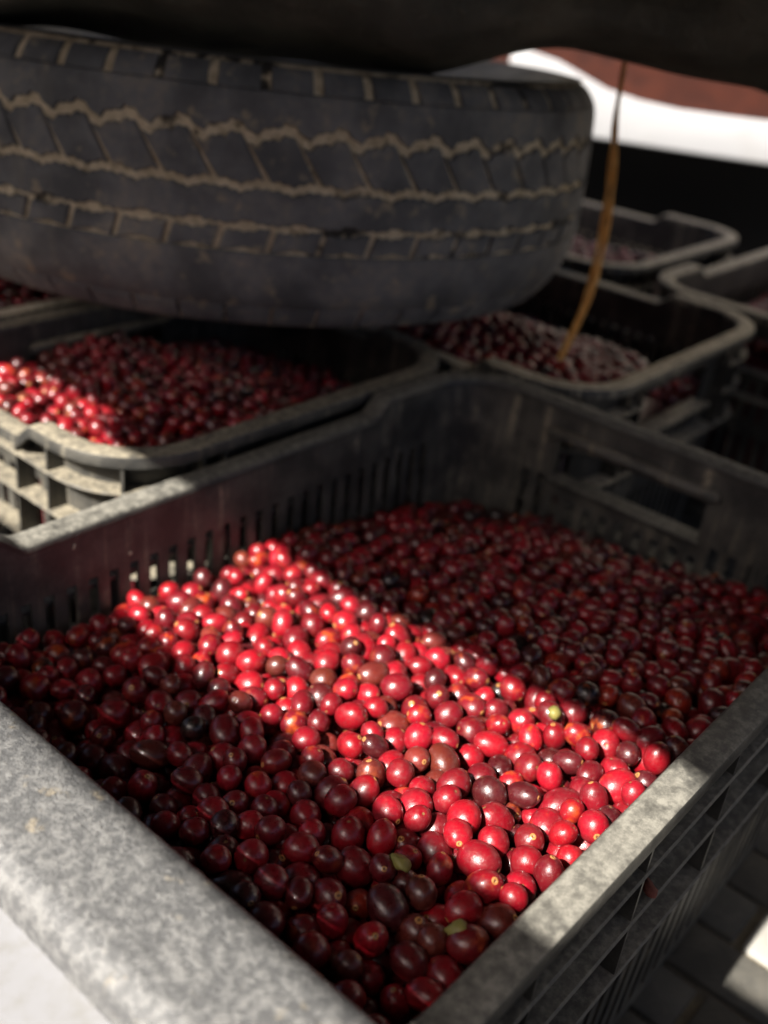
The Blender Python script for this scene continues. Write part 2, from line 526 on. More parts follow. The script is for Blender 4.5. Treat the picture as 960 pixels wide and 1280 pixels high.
    for z in (-0.028, -0.060, -0.098):
        if z < -0.09:
            parts.append(('flange', sweep(fine, fl_sec(z), True, lambda c, z=z: h + z), mats[0], Matrix()))
        else:
            # interrupted at the hand holes of the two ends
            e_idx = [i for i, c in enumerate(fine) if c[4] == 'e' and c[5] > 0.094]
            w_idx = [i for i, c in enumerate(fine) if c[4] == 'w' and c[5] < -0.094]
            w2 = [i for i, c in enumerate(fine) if c[4] == 'w' and c[5] > 0.094]
            e2 = [i for i, c in enumerate(fine) if c[4] == 'e' and c[5] < -0.094]
            a = fine[e_idx[0]:w_idx[-1] + 1]
            b = fine[w2[0]:] + fine[:e2[-1] + 1]
            for pp in (a, b):
                parts.append(('flange', sweep(pp, fl_sec(z), False, lambda c, z=z: h + z), mats[0], Matrix()))
    # upright ribs between rim and flanges (one shared mesh per height band)
    bands = ((-0.0595, -0.0293, 0), (-0.0968, -0.0613, 0), (-0.0268, -0.0020, 1))
    rib_me = {}
    for bi, (z0, z1, _) in enumerate(bands):
        rm = box('rib', 0.0006 - (0.0016 if bi == 1 else 0), 0.0160, -0.0011, 0.0011, z0, z1)
        rib_me[bi] = rm
    def rib_at(c, bi):
        mtx = Matrix.Translation((c[0], c[1], h)) @ Matrix.Rotation(math.atan2(c[3], c[2]), 4, 'Z')
        if bi == 2:
            top = zt(c[0], c[1]) - h - 0.0023
            mtx = mtx @ Matrix.Translation((0, 0, -0.0268)) @ Matrix.Diagonal((1, 1, (top + 0.0268) / 0.0248, 1)) @ Matrix.Translation((0, 0, 0.0268))
        parts.append(('rib', rib_me[bi], mats[0], mtx))
    def at(side, q):
        return {'e': (ix / 2, q, 1, 0), 'w': (-ix / 2, q, -1, 0), 'n': (q, iy / 2, 0, 1), 's': (q, -iy / 2, 0, -1)}[side]
    for s in 'ns':
        ps = [-ix / 2 + 0.065, ix / 2 - 0.065]
        m_ = max(1, int(round((ix - 0.21) / 0.09)))
        ps += list(np.linspace(-ix / 2 + 0.105, ix / 2 - 0.105, m_ + 1))
        for q in ps:
            for bi in range(3): rib_at(at(s, q), bi)
    for s in 'ew':
        for q in (-iy / 2 + 0.062, iy / 2 - 0.062, -0.098, 0.098):
            for bi in range(3): rib_at(at(s, q), bi)
        for q in (-0.05, -0.017, 0.017, 0.05): rib_at(at(s, q), 1) if False else None
    for sx in (-1, 1):
        for sy in (-1, 1):
            a = math.atan2(sy, sx)
            c = (sx * (ix / 2 - R) + math.cos(a) * R, sy * (iy / 2 - R) + math.sin(a) * R, math.cos(a), math.sin(a))
            for bi in range(3): rib_at(c, bi)
    # hand grips: rounded bar above each hand hole, ledge below it
    for sx in (-1, 1):
        x = sx * (ix / 2 - 0.0035)
        z = h - 0.0235
        parts.append(('grip_bar', tube('grip_bar', [(x, goff + q, z) for q in (-0.080, -0.076, 0, 0.076, 0.080)], [0.003, 0.0060, 0.0060, 0.0060, 0.003], 10), mats[1], Matrix()))
        parts.append(('grip_ledge', box('grip_ledge', min(x - sx * 0.003, x + sx * 0.019), max(x - sx * 0.003, x + sx * 0.019), goff - 0.074, goff + 0.074, h - 0.0700, h - 0.0655, 0.001), mats[0], Matrix()))
    # slotted bottom
    bt = []
    bot = box('bottom', -ix / 2 + 0.0125, ix / 2 - 0.0125, -iy / 2 + 0.0125, iy / 2 - 0.0125, 0.0005, 0.005, 0.001)
    parts.append(('bottom', bot, mats[1], Matrix()))
    return parts

def place_crate(parts, x0, x1, y0, y1, rz, label, group='black plastic harvest crates'):
    t = empty('harvest_crate', ((x0 + x1) / 2, (y0 + y1) / 2, 0), rz)
    tag(t, label, 'crate', group)
    ends = []
    for nm, me, mt, mtx in parts:
        par = t
        if nm == 'grip_bar': ends_i = ends.pop()
        if nm in ('grip_bar', 'grip_ledge'): par = ends_i
        o = link(nm, me, par, mt)
        o.matrix_local = mtx
        if nm == 'end_wall': ends.append(o)
    return t

main_parts = crate_meshes(0.625, 0.414, 0.122, (M['crate_a'], M['crate_wall'], M['crate_a']), 'n', goff=0.020)
b_parts = crate_meshes(0.600, 0.398, 0.110, (M['crate_old'], M['crate_b'], M['rim_dust']))
c_parts = crate_meshes(0.600, 0.398, 0.130, (M['crate_old'], M['crate_b'], M['rim_dust']))
s_parts = crate_meshes(0.305, 0.398, 0.090, (M['crate_s'], M['crate_b'], M['crate_s']))
x_off = 0.0175
place_crate(main_parts, -0.607, 0.018, -0.380, 0.034, 0, 'large black plastic crate heaped with cherries crossed by a band of sunlight')
place_crate(s_parts, -0.376, 0.022, 0.0355, 0.3405, PI / 2, 'small dust-coated crate with sunlit corner cells beside the large heaped crate')
place_crate(b_parts, 0.026, 0.424, -0.095, 0.505, PI / 2, 'half-filled black crate partly under the tyre, dried twine hanging into it')
place_crate(c_parts, 0.432, 0.830, 0.108, 0.708, PI / 2, 'dusty crate behind the tyre with pale-topped cherries at its corner')
place_crate(c_parts, 0.430, 1.030, -0.312, 0.086, 0, 'dusty crate with its hand hole facing the half-filled crate')
place_crate(b_parts, -0.376, 0.022, 0.3465, 0.9465, PI / 2, 'dark crate behind the small crate, mostly hidden under the tyre')

# ------------------------------------------------------------------ coffee cherries
def cherry_mesh(seg, rings, seed, el=1.12):
    """unit fruit: tip scar at +z, stalk end at -z"""
    r = np.random.default_rng(seed)
    v, pol = [], []
    ph = r.uniform(0, 2 * PI, 4)
    for a in rings:
        t = math.radians(a)
        if a < 14: d = {0: -0.030, 3: -0.026, 5.5: 0.014, 9: 0.012, 12: -0.006}.get(a, 0.0)
        elif a > 172: d = -0.05
        else: d = 0.0
        ns = 1 if a in (0, 180) else seg
        for j in range(ns):
            u = 2 * PI * j / seg
            lob = 1 + 0.040 * math.sin(t) * math.cos(2 * u + ph[0]) + 0.012 * math.sin(t) * math.cos(3 * u + ph[3]) + 0.030 * math.sin(2 * t + ph[1]) * math.cos(u + ph[2])
            rr = (1 + d) * lob
            sq = math.copysign(abs(math.cos(t)) ** 0.94, math.cos(t))
            v.append((rr * math.sin(t) * math.cos(u), rr * math.sin(t) * math.sin(u), rr * sq * el))
            pol.append(a / 180)
    f = []
    for j in range(seg): f.append((0, 1 + j, 1 + (j + 1) % seg))
    nb = len(rings) - 2
    for i in range(nb - 1):
        for j in range(seg):
            f.append((1 + i * seg + j, 1 + (i + 1) * seg + j, 1 + (i + 1) * seg + (j + 1) % seg, 1 + i * seg + (j + 1) % seg))
    last = 1 + nb * seg
    for j in range(seg): f.append((last, 1 + (nb - 1) * seg + (j + 1) % seg, 1 + (nb - 1) * seg + j))
    return np.array(v), f, np.array(pol, dtype=np.float32)

RH = [0, 3, 5.5, 9, 12, 18, 28, 40, 53, 66, 79, 92, 105, 118, 131, 144, 157, 168, 175, 180]
RM = [0, 3, 5.5, 9, 12, 24, 42, 60, 78, 96, 114, 132, 150, 168, 180]
RL = [0, 10, 30, 55, 80, 105, 130, 155, 180]

def deposit(n, x0, x1, y0, y1, hf, rad, depth, rng, cand=26):
    """drop fruit one by one into the lowest of a few spots until the heap reaches hf(x, y)"""
    cell = 0.0182
    gx, gy = int((x1 - x0) / cell) + 3, int((y1 - y0) / cell) + 3
    grid = [[[] for _ in range(gy)] for _ in range(gx)]
    P = []
    for k_ in range(n):
        r = rng.uniform(*rad)
        best = None
        for c in range(cand):
            x = rng.uniform(x0 + r, x1 - r); y = rng.uniform(y0 + r, y1 - r)
            top = hf(x, y)
            z = top - depth
            i, j = int((x - x0) / cell) + 1, int((y - y0) / cell) + 1
            for a in (i - 1, i, i + 1):
                for b in (j - 1, j, j + 1):
                    for (px, py, pz, pr) in grid[a][b]:
                        dd = (px - x) ** 2 + (py - y) ** 2
                        s = (pr + r) * 0.955
                        if dd < s * s:
                            zz = pz + math.sqrt(s * s - dd)
                            if zz > z: z = zz
            score = z - top
            if best is None or score < best[0]: best = (score, x, y, z, r)
        if best[0] > -best[4] * 0.35: continue
        _, x, y, z, r = best
        grid[int((x - x0) / cell) + 1][int((y - y0) / cell) + 1].append((x, y, z, r))
        P.append((x, y, z, r))
    return np.array(P)

def rand_rot(rng):
    q = rng.normal(size=4); q /= np.linalg.norm(q)
    w, x, y, z = q
    return np.array(((1 - 2 * (y * y + z * z), 2 * (x * y - z * w), 2 * (x * z + y * w)),
                     (2 * (x * y + z * w), 1 - 2 * (x * x + z * z), 2 * (y * z - x * w)),
                     (2 * (x * z - y * w), 2 * (y * z + x * w), 1 - 2 * (x * x + y * y))))

KINDS = [('crimson', 0.54, (0.310, 0.0050, 0.014)), ('deep red', 0.23, (0.160, 0.0045, 0.010)), ('dark maroon', 0.10, (0.080, 0.0065, 0.009)),
         ('brownish red', 0.09, (0.155, 0.024, 0.016)), ('orange-red', 0.02, (0.33, 0.024, 0.010)), ('blackened', 0.018, (0.018, 0.009, 0.008)), ('yellow-green', 0.0, (0.20, 0.17, 0.03))]
def pick_kind(rng):
    a = rng.random(); s = 0
    for i, kd in enumerate(KINDS):
        s += kd[1]
        if a < s: return i
    return 0
def tint_of(i, rng):
    c = np.array(KINDS[i][2])
    return np.clip(c * 0.70 * rng.uniform(0.70, 1.25) * rng.uniform(0.88, 1.12, 3), 0.002, 0.9)

def heap_object(name, P, kinds, rots, base, rng, label, hero=False):
    vs_, fs_, off = [], [], 0
    tints, rnds, pols = [], [], []
    loops = []
    for idx in range(len(P)):
        bv, bf, bp = base[int(rng.integers(len(base)))]
        x, y, z, r = P[idx]
        vs_.append((bv * r) @ rots[idx].T + (x, y, z))
        fs_.append(off)
        loops.append(bf)
        t = tint_of(kinds[idx], rng)
        tints.append(np.tile(np.append(t, 1.0), (len(bv), 1)))
        rnds.append(np.full(len(bv), rng.random()))
        pols.append(bp)
        off += len(bv)
    V = np.concatenate(vs_)
    faces = []
    for o_, bf in zip(fs_, loops):
        faces.extend([tuple(i + o_ for i in q) for q in bf])
    me = bpy.data.meshes.new(name)
    me.from_pydata(V.tolist(), [], faces)
    a = me.attributes.new('tint', 'FLOAT_COLOR', 'POINT'); a.data.foreach_set('color', np.concatenate(tints).astype(np.float32).ravel())
    a = me.attributes.new('rnd', 'FLOAT', 'POINT'); a.data.foreach_set('value', np.concatenate(rnds).astype(np.float32))
    a = me.attributes.new('pole', 'FLOAT', 'POINT'); a.data.foreach_set('value', np.concatenate(pols).astype(np.float32))
    me.shade_smooth()
    o = link(name, me, mat=M['cherries'])
    return tag(o, label, 'cherries', kind='stuff')

def lump(x, y, s):
    return 0.004 * math.sin(21 * x + 3 * s) * math.cos(24 * y + s) + 0.003 * math.sin(47 * x - 31 * y + s)

# the foreground crate
def main_top(x, y):
    u = min(max((y + 0.362) / 0.362, 0), 1); v = min(max((x + 0.563) / 0.563, 0), 1)
    return RIM - 0.018 - 0.048 * u ** 1.2 - 0.055 * v ** 2.5 + lump(x, y, 0.0)
rng = np.random.default_rng(5)
P = deposit(9000, -0.5815, -0.0065, -0.3555, 0.0095, main_top, (0.0062, 0.0087), 0.036, rng)
rots = [rand_rot(rng) for _ in P]
kinds = [pick_kind(rng) for _ in P]
# which fruit shows largest: paint discs far to near into an id buffer
d = (P[:, :3] - CAM) @ RC.T
uu = (384 + 1063.2 * d[:, 0] / d[:, 2]); vv = (512 + 1063.2 * d[:, 1] / d[:, 2]); rr = 1063.2 * P[:, 3] / d[:, 2]
idb = np.full((1024, 768), -1, dtype=np.int32)
for i in np.argsort(-d[:, 2]):
    a0, a1 = int(max(0, vv[i] - rr[i])), int(min(1024, vv[i] + rr[i] + 1)); b0, b1 = int(max(0, uu[i] - rr[i])), int(min(768, uu[i] + rr[i] + 1))
    if a1 <= a0 or b1 <= b0: continue
    yy, xx = np.mgrid[a0:a1, b0:b1]
    mk = (yy - vv[i]) ** 2 + (xx - uu[i]) ** 2 < rr[i] ** 2
    idb[a0:a1, b0:b1][mk] = i
# the near edge of the heap lies behind the crate's end rim
yy, xx = np.mgrid[0:1024, 0:768]
idb[(yy * 1.25) > 870 + 0.854 * (xx * 1.25)] = -1
cnt = np.bincount(idb[idb >= 0], minlength=len(P))
order = np.argsort(-cnt)
solo = set(int(i) for i in order[:296])
bases_h = [cherry_mesh(26, RH, s, e) for s, e in ((1, 1.08), (2, 1.16), (3, 1.26), (4, 1.12), (5, 1.36), (6, 1.02))]
bases_m = [cherry_mesh(16, RM, s, e) for s, e in ((1, 1.08), (2, 1.16), (3, 1.26), (4, 1.12), (5, 1.36), (6, 1.02))]
bases_l = [cherry_mesh(9, RL, s, e) for s, e in ((1, 1.05), (2, 1.14), (3, 1.22))]
hero_me = []
for bv, bf, bp in bases_h:
    me = bpy.data.meshes.new('coffee_cherry')
    me.from_pydata(bv.tolist(), [], bf)
    a = me.attributes.new('pole', 'FLOAT', 'POINT'); a.data.foreach_set('value', bp)
    me.shade_smooth(); me.materials.append(M['cherry'])
    hero_me.append(me)
for i in sorted(solo):
    x, y, z, r = P[i]
    kn = KINDS[kinds[i]][0]
    # band of sun: between the shadows of the two overhead edges
    zr = z - RIM
    lit = -0.476 - SUN_RUN * zr < x < -0.337 - SUN_RUN * zr
    where = 'in the sunlit band' if lit else ('in the shade near the grey ledge' if x < -0.42 - SUN_RUN * zr else 'in the shade behind the sunlit band')
    o = link('coffee_cherry', hero_me[int(rng.integers(len(hero_me)))])
    o.matrix_world = Matrix.Translation((x, y, z)) @ Matrix(rots[i].tolist()).to_4x4() @ Matrix.Diagonal((r, r, r, 1))
    t = tint_of(kinds[i], rng)
    o.color = (*t, 1)
    size = 'small' if r < 0.0071 else 'plump' if r > 0.0080 else 'medium'
    axis = rots[i][:, 2]
    to_cam = CAM - np.array((x, y, z)); to_cam /= np.linalg.norm(to_cam)
    scar = ' showing its tip scar' if axis @ to_cam > 0.55 else ''
    tag(o, size + ' ' + kn + ' coffee cherry' + scar + ' ' + where, 'cherry', size + ' ' + kn + ' coffee cherries' + scar.replace('its tip scar', 'their tip scars') + ' ' + where)
rest = [i for i in range(len(P)) if i not in solo]
seen = [i for i in rest if cnt[i] > 0]
low = [i for i in rest if cnt[i] == 0]
bsel = lambda L: (P[L], [kinds[i] for i in L], [rots[i] for i in L])
heap_object('coffee_cherries', *bsel(seen), bases_m, rng, 'the many smaller-looking red cherries filling the rest of the large crate')
heap_object('coffee_cherries', *bsel(low), bases_l, rng, 'lower layer of red cherries under the heap in the large crate')

def bed(name, x0, x1, y0, y1, hf, label, drop=0.044):
    """packed fruit below the loose top layers, as one closed dark red mass"""
    n = 24
    v, f = [], []
    for i in range(n + 1):
        for j in range(n + 1):
            x = x0 + (x1 - x0) * i / n; y = y0 + (y1 - y0) * j / n
            v.append((x, y, hf(x, y) - drop))
    m = len(v)
    for i in range(n + 1):
        for j in range(n + 1):
            x = x0 + (x1 - x0) * i / n; y = y0 + (y1 - y0) * j / n
            cx, cy = (x0 + x1) / 2, (y0 + y1) / 2
            v.append((cx + (x - cx) * 0.97, cy + (y - cy) * 0.97, 0.0065))
    for i in range(n):
        for j in range(n):
            a = i * (n + 1) + j
            f.append((a, a + n + 1, a + n + 2, a + 1)); f.append((m + a, m + a + 1, m + a + n + 2, m + a + n + 1))
    e = [i * (n + 1) for i in range(n + 1)] + [n * (n + 1) + j for j in range(1, n + 1)] + [i * (n + 1) + n for i in range(n - 1, -1, -1)] + [j for j in range(n - 1, 0, -1)]
    for a, b in zip(e, e[1:] + e[:1]): f.append((a, b, m + b, m + a))
    me = mesh(name, v, f, True)
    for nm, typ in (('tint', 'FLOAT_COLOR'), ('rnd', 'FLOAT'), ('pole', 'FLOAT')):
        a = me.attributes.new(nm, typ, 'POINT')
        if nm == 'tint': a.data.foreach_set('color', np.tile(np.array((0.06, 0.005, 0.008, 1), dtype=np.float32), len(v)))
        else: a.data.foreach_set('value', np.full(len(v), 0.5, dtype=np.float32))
    o = link(name, me, mat=M['cherries'])
    return tag(o, label, 'cherries', kind='stuff')
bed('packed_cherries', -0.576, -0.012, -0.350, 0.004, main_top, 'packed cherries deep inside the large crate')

# the other crates
def fill(x0, x1, y0, y1, hf, label, seed, n, depth=0.023, base=None, deep=None):
    r_ = np.random.default_rng(seed)
    Q = deposit(n, x0 + 0.0255, x1 - 0.0255, y0 + 0.0255, y1 - 0.0255, hf, (0.0058, 0.0081), depth, r_, 16)
    heap_object('coffee_cherries', Q, [pick_kind(r_) for _ in Q], [rand_rot(r_) for _ in Q], base or bases_l, r_, label)
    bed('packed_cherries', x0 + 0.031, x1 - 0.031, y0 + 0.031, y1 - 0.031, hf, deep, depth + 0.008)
fill(-0.376, 0.022, 0.0355, 0.3405, lambda x, y: RIM - 0.026 - 0.05 * max(0, (x + 0.17) / 0.2) + 0.008 * math.sin(9 * y) + lump(x, y, 1), 'red cherries heaped in the small dust-coated crate', 21, 2600, base=bases_m, deep='packed cherries deep inside the small dust-coated crate')
fill(0.026, 0.424, -0.095, 0.505, lambda x, y: RIM - 0.010 - 0.080 * sstep(0.15, 0.45, x) + lump(x, y, 2), 'red cherries sloping in the half-filled crate under the tyre', 22, 4000, deep='packed cherries deep inside the half-filled crate')
fill(0.432, 0.830, 0.108, 0.708, lambda x, y: RIM - 0.012 - 0.08 * sstep(0.58, 0.80, x) + lump(x, y, 3), 'pale-topped cherries in the dusty crate behind the tyre', 23, 3600, deep='packed cherries deep inside the crate behind the tyre')
fill(0.430, 1.030, -0.312, 0.086, lambda x, y: RIM - 0.026 - 0.05 * sstep(-0.05, 0.08, y) + lump(x, y, 4), 'cherries in the dusty crate with its hand hole facing the half-filled crate', 24, 3600, deep='packed cherries deep inside the crate with the facing hand hole')
fill(-0.376, 0.022, 0.3465, 0.9465, lambda x, y: RIM - 0.022 + 0.032 * sstep(0.37, 0.47, y) + lump(x, y, 5), 'cherries in the dark crate hidden under the tyre', 25, 3600, deep='packed cherries deep inside the hidden dark crate')

# ------------------------------------------------------------------ tyre
TC = (0.045, 0.361)
TZ0, TZ1, TR = 0.3015, 0.5110, 0.346
ty = empty('tyre', (TC[0], TC[1], TZ0))
ty.rotation_mode = 'AXIS_ANGLE'
ty.rotation_axis_angle = (math.radians(-3.0), 0.61060525, -0.79193512, 0.0)      # far side sits a little lower
tag(ty, 'worn black tyre lying flat on the crates, dried mud in its tread grooves', 'tyre')
TM = (TZ0 + TZ1) / 2
def crown(z):
    lo = max(0.0, TM - 0.034 - z)                 # the worn lower shoulder is rounder
    return TR - 0.55 * (z - TM) ** 2 - 21.0 * max(0, z - TM - 0.075) ** 2 - (0.100 - math.sqrt(max(0.0, 0.100 ** 2 - lo * lo)))
def lathe(name, prof, seg, closed=True):
    v, f = [], []
    m = len(prof)
    for i in range(seg):
        a = 2 * PI * i / seg
        for r, z in prof: v.append((r * math.cos(a), r * math.sin(a), z - TZ0))
    for i in range(seg):
        for j in range(m if closed else m - 1):
            k_ = (j + 1) % m
            f.append((i * m + j, ((i + 1) % seg) * m + j, ((i + 1) % seg) * m + k_, i * m + k_))
    return smooth_angle(mesh(name, v, f), 45)
GD = 0.0032
prof = []
for z in np.linspace(TM - 0.102, TM + 0.102, 21): prof.append((crown(z) - GD, z))
tread = link('tread', lathe('groove_floor', prof + [(r - 0.012, z) for r, z in prof[::-1]], 180), ty, M['mud'])
hw = (TZ1 - TZ0) / 2
side = [(crown(TM + .102) - GD - .0005, TM + 0.1015), (0.326, TM + hw - 0.002), (0.318, TM + hw - 0.001), (0.300, TM + hw - 0.006), (0.275, TM + hw - 0.014), (0.250, TM + hw - 0.021), (0.235, TM + hw - 0.025), (0.218, TM + hw - 0.028), (0.208, TM + hw - 0.032),
        (0.205, TM + hw - 0.050), (0.215, TM + hw - 0.048), (0.245, TM + hw - 0.032), (0.29, TM + hw - 0.022), (0.306, TM + 0.080)]
rb = crown(TM - 0.102) - GD
low_side = [(rb - .0005, TM - 0.1015), (rb - 0.010, TM - hw + 0.006), (rb - 0.022, TM - hw + 0.001), (0.270, TM - hw)] + [(r, TM - (z - TM)) for r, z in side[5:-2]] + [(0.275, TM - 0.078), (0.29, TM - 0.072)]
for pr in (side, low_side):
    link('sidewall', lathe('sidewall', pr, 144), ty, M['rubber'])
NB = 54
DT = 2 * PI / NB
def block(name, top, bot, slant, gap, depth=GD, nth=14, nz=3, proud=0.0):
    """one tread block; top/bot = edge height as a function of the phase 0..1"""
    def grid(shrink, rad_off):
        out = []
        for i in range(nth + 1):
            for j in range(nz + 1):
                s, t = i / nth, j / nz
                ph = gap / 2 + (1 - gap) * s
                zb, ztp = bot(ph - slant * 0.5), top(ph + slant * 0.5)
                zb, ztp = zb + shrink, ztp - shrink
                z = zb + (ztp - zb) * t
                sh = slant * (t - 0.5)
                th = DT * (ph + sh) + ((shrink / TR) * (1 - 2 * s) if gap else 0.0)
                r = crown(z) + rad_off
                out.append((r * math.cos(th), r * math.sin(th), z - TZ0))
        return out
    A, B, D_ = grid(0.0010, proud), grid(0.0, proud - 0.0011), grid(0.0, -depth - 0.002)
    v = A + B + D_
    N = (nth + 1) * (nz + 1)
    f = []
    idx = lambda i, j: i * (nz + 1) + j
    for i in range(nth):
        for j in range(nz): f.append((idx(i, j), idx(i + 1, j), idx(i + 1, j + 1), idx(i, j + 1)))
    e = [idx(i, 0) for i in range(nth + 1)] + [idx(nth, j) for j in range(1, nz + 1)] + [idx(i, nz) for i in range(nth - 1, -1, -1)] + [idx(0, j) for j in range(nz - 1, 0, -1)]
    for a, b in zip(e, e[1:] + e[:1]):
        f.append((a, b, N + b, N + a)); f.append((N + a, N + b, 2 * N + b, 2 * N + a))
    me = smooth_angle(mesh(name, v, f), 35)
    me.materials.append(M['rubber'])
    return me
tri = lambda p: 1 - abs(((p % 1.0) * 2) - 1) * 1.0
G1, G2, G3 = 0.459, 0.4215, 0.3905
zz = lambda base, amp, ph=0.0: (lambda p: base + amp * (tri(p + ph) * 2 - 1) + 0.45 * amp * (tri(2 * p + ph + 0.2) * 2 - 1) + 0.0011 * (tri(5 * p + ph) * 2 - 1))
SH = 0.083
rows_ = [block('shoulder_lug', lambda p: TM + 0.0990, lambda p: TM + SH + 0.0002, 0.0, 0.20),
         block('shoulder_block', lambda p: TM + SH, lambda p: zz(G1, 0.0046)(p) + 0.0042, 0.0, 0.0),
         block('tread_block', lambda p: zz(G1, 0.0046)(p) - 0.0042, lambda p: zz(G2, 0.0020, .3)(p) + 0.0034, -0.45, 0.12),
         block('tread_block', lambda p: zz(G2, 0.0020, .3)(p) - 0.0034, lambda p: zz(G3, 0.0017, .6)(p) + 0.0028, 0.0, 0.0),
         block('tread_block', lambda p: zz(G3, 0.0017, .6)(p) - 0.0028, lambda p: 0.371 + 0.004 * tri(p), 0.12, 0.11),
         block('shoulder_block', lambda p: 0.3708, lambda p: TM - SH, 0.0, 0.0),
         block('shoulder_lug', lambda p: TM - SH - 0.0002, lambda p: TM - 0.1010, 0.0, 0.06)]
names_ = ['shoulder_lug', 'shoulder_block', 'tread_block', 'tread_block', 'tread_block', 'shoulder_block', 'shoulder_lug']
offs = [0.1, 0.0, 0.0, 0.0, 0.35, 0.0, 0.5]
for me, nm, of in zip(rows_, names_, offs):
    for i in range(NB):
        o = link(nm, me, tread)
        o.rotation_euler = (0, 0, DT * (i + of))

# ------------------------------------------------------------------ grey ledge in the foreground
lg = empty('ledge', (-0.62, -0.2, 0))
tag(lg, 'scuffed pale grey ledge along the near end of the large crate', 'ledge')
def extr(name, sec, y0, y1, mt, ang=50):
    m = len(sec)
    ys = np.linspace(y0, y1, 24)
    v = [(x + 0.62, y + 0.2, z) for y in ys for x, z in sec]
    f = []
    for i in range(len(ys) - 1):
        for j in range(m):
            f.append((i * m + j, (i + 1) * m + j, (i + 1) * m + (j + 1) % m, i * m + (j + 1) % m))
    f.append(tuple(range(m))); f.append(tuple((len(ys) - 1) * m + j for j in range(m)))
    return link(name, smooth_angle(mesh(name, v, f), ang), lg, mt)
LT = RIM + 0.0220
cap = [(-0.5640, RIM + 0.0034), (-0.5640, LT - 0.004)] + [(-0.5640 - 0.004 * (1 - math.cos(t)), LT - 0.004 + 0.004 * math.sin(t)) for t in np.linspace(0.3, PI / 2, 5)]
cap += [(-0.590, LT + 0.0012), (-0.603, LT)] + [(-0.607 - 0.012 * math.sin(t), LT - 0.012 + 0.012 * math.cos(t)) for t in np.linspace(0.1, PI / 2, 6)]
cap += [(-0.619, RIM + 0.0034)]
extr('cap', cap, -0.95, 0.55, M['grey_cap'])
pan = [(-0.6095, 0.0), (-0.6095, RIM + 0.0031), (-0.640, RIM + 0.0031)] + [(-0.664 - 0.018 * math.sin(t), RIM - 0.0189 + 0.022 * math.cos(t)) for t in np.linspace(0.0, PI / 2, 8)] + [(-0.684, 0.0)]
extr('panel', pan, -0.95, 0.55, M['pale_paint'])

# ------------------------------------------------------------------ things behind
HF = np.array((0.79193512, 0.61060525)); U = np.array((0.61060525, -0.79193512))
def wall_mesh(name, outline, d0, d1):
    """outline in (metres along the wall, height), d0..d1 = distance span of its thickness"""
    v, f = [], []
    n = len(outline)
    for d_ in (d0, d1):
        for u, z in outline:
            q = CAM[:2] + HF * d_ + U * u
            v.append((q[0], q[1], z))
    f.append(tuple(range(n))); f.append(tuple(range(2 * n - 1, n - 1, -1)))
    for i in range(n):
        j = (i + 1) % n
        f.append((i, j, n + j, n + i))
    return mesh(name, v, f)
tag(link('dark_backdrop', wall_mesh('dark_backdrop', [(-2.6, 0), (2.6, 0), (2.6, 0.66), (-2.6, 0.66)], 2.30, 2.36), mat=M['black']), 'black backdrop standing in for the dark space behind the crates', 'wall')  # backdrop put in so the space behind stays dark
wt = [(0.128, 0.44), (0.131, 0.456), (0.143, 0.4622), (0.177, 0.4575), (0.215, 0.4502), (0.261, 0.4325), (0.311, 0.4126), (0.375, 0.4001), (0.448, 0.3928), (0.542, 0.3913), (0.61, 0.3913), (0.782, 0.3949), (1.043, 0.3928), (1.564, 0.3908)]
wb = [(1.564, 0.3052), (1.043, 0.3094), (0.636, 0.3167), (0.469, 0.3209), (0.302, 0.3261), (0.128, 0.331)]
me = wall_mesh('white_sheet', wt + wb, 2.076, 2.0985)
bm = bmesh.new(); bm.from_mesh(me)
bmesh.ops.bevel(bm, geom=[e for e in bm.edges if len(e.link_faces) == 2 and e.calc_face_angle(0) > 1.0], offset=0.006, segments=3, profile=0.5, affect='EDGES')
bm.to_mesh(me); bm.free(); smooth_angle(me)
tag(link('white_sheet', me, mat=M['white']), 'white sheet with a sagging top edge hanging in front of the brown board', 'sheet')
bb = empty('brown_board', (0, 0, 0))
tag(bb, 'reddish-brown board standing behind the white sheet', 'board')
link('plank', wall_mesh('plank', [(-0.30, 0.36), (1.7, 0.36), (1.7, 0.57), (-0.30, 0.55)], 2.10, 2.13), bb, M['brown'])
for u in (-0.25, 1.62):
    link('post', wall_mesh('post', [(u, 0.0), (u + 0.05, 0.0), (u + 0.05, 0.53), (u, 0.53)], 2.1305, 2.17), bb, M['brown'])

# added walls, out of the picture: one cuts low sky light, one bounces sun
tag(link('sky_block_wall', box('sky_block_wall', -3.3, -3.05, -4.0, 4.0, 0.0, 1.55), mat=M['sky_block']), 'added unseen brown wall blocking low sky light from the crates', 'wall')
tag(link('bounce_wall', box('bounce_wall', 3.4, 3.65, -3.5, 5.0, 0.0, 2.8), mat=M['plaster']), 'added unseen cream plaster wall bouncing sun onto the far crates', 'wall')

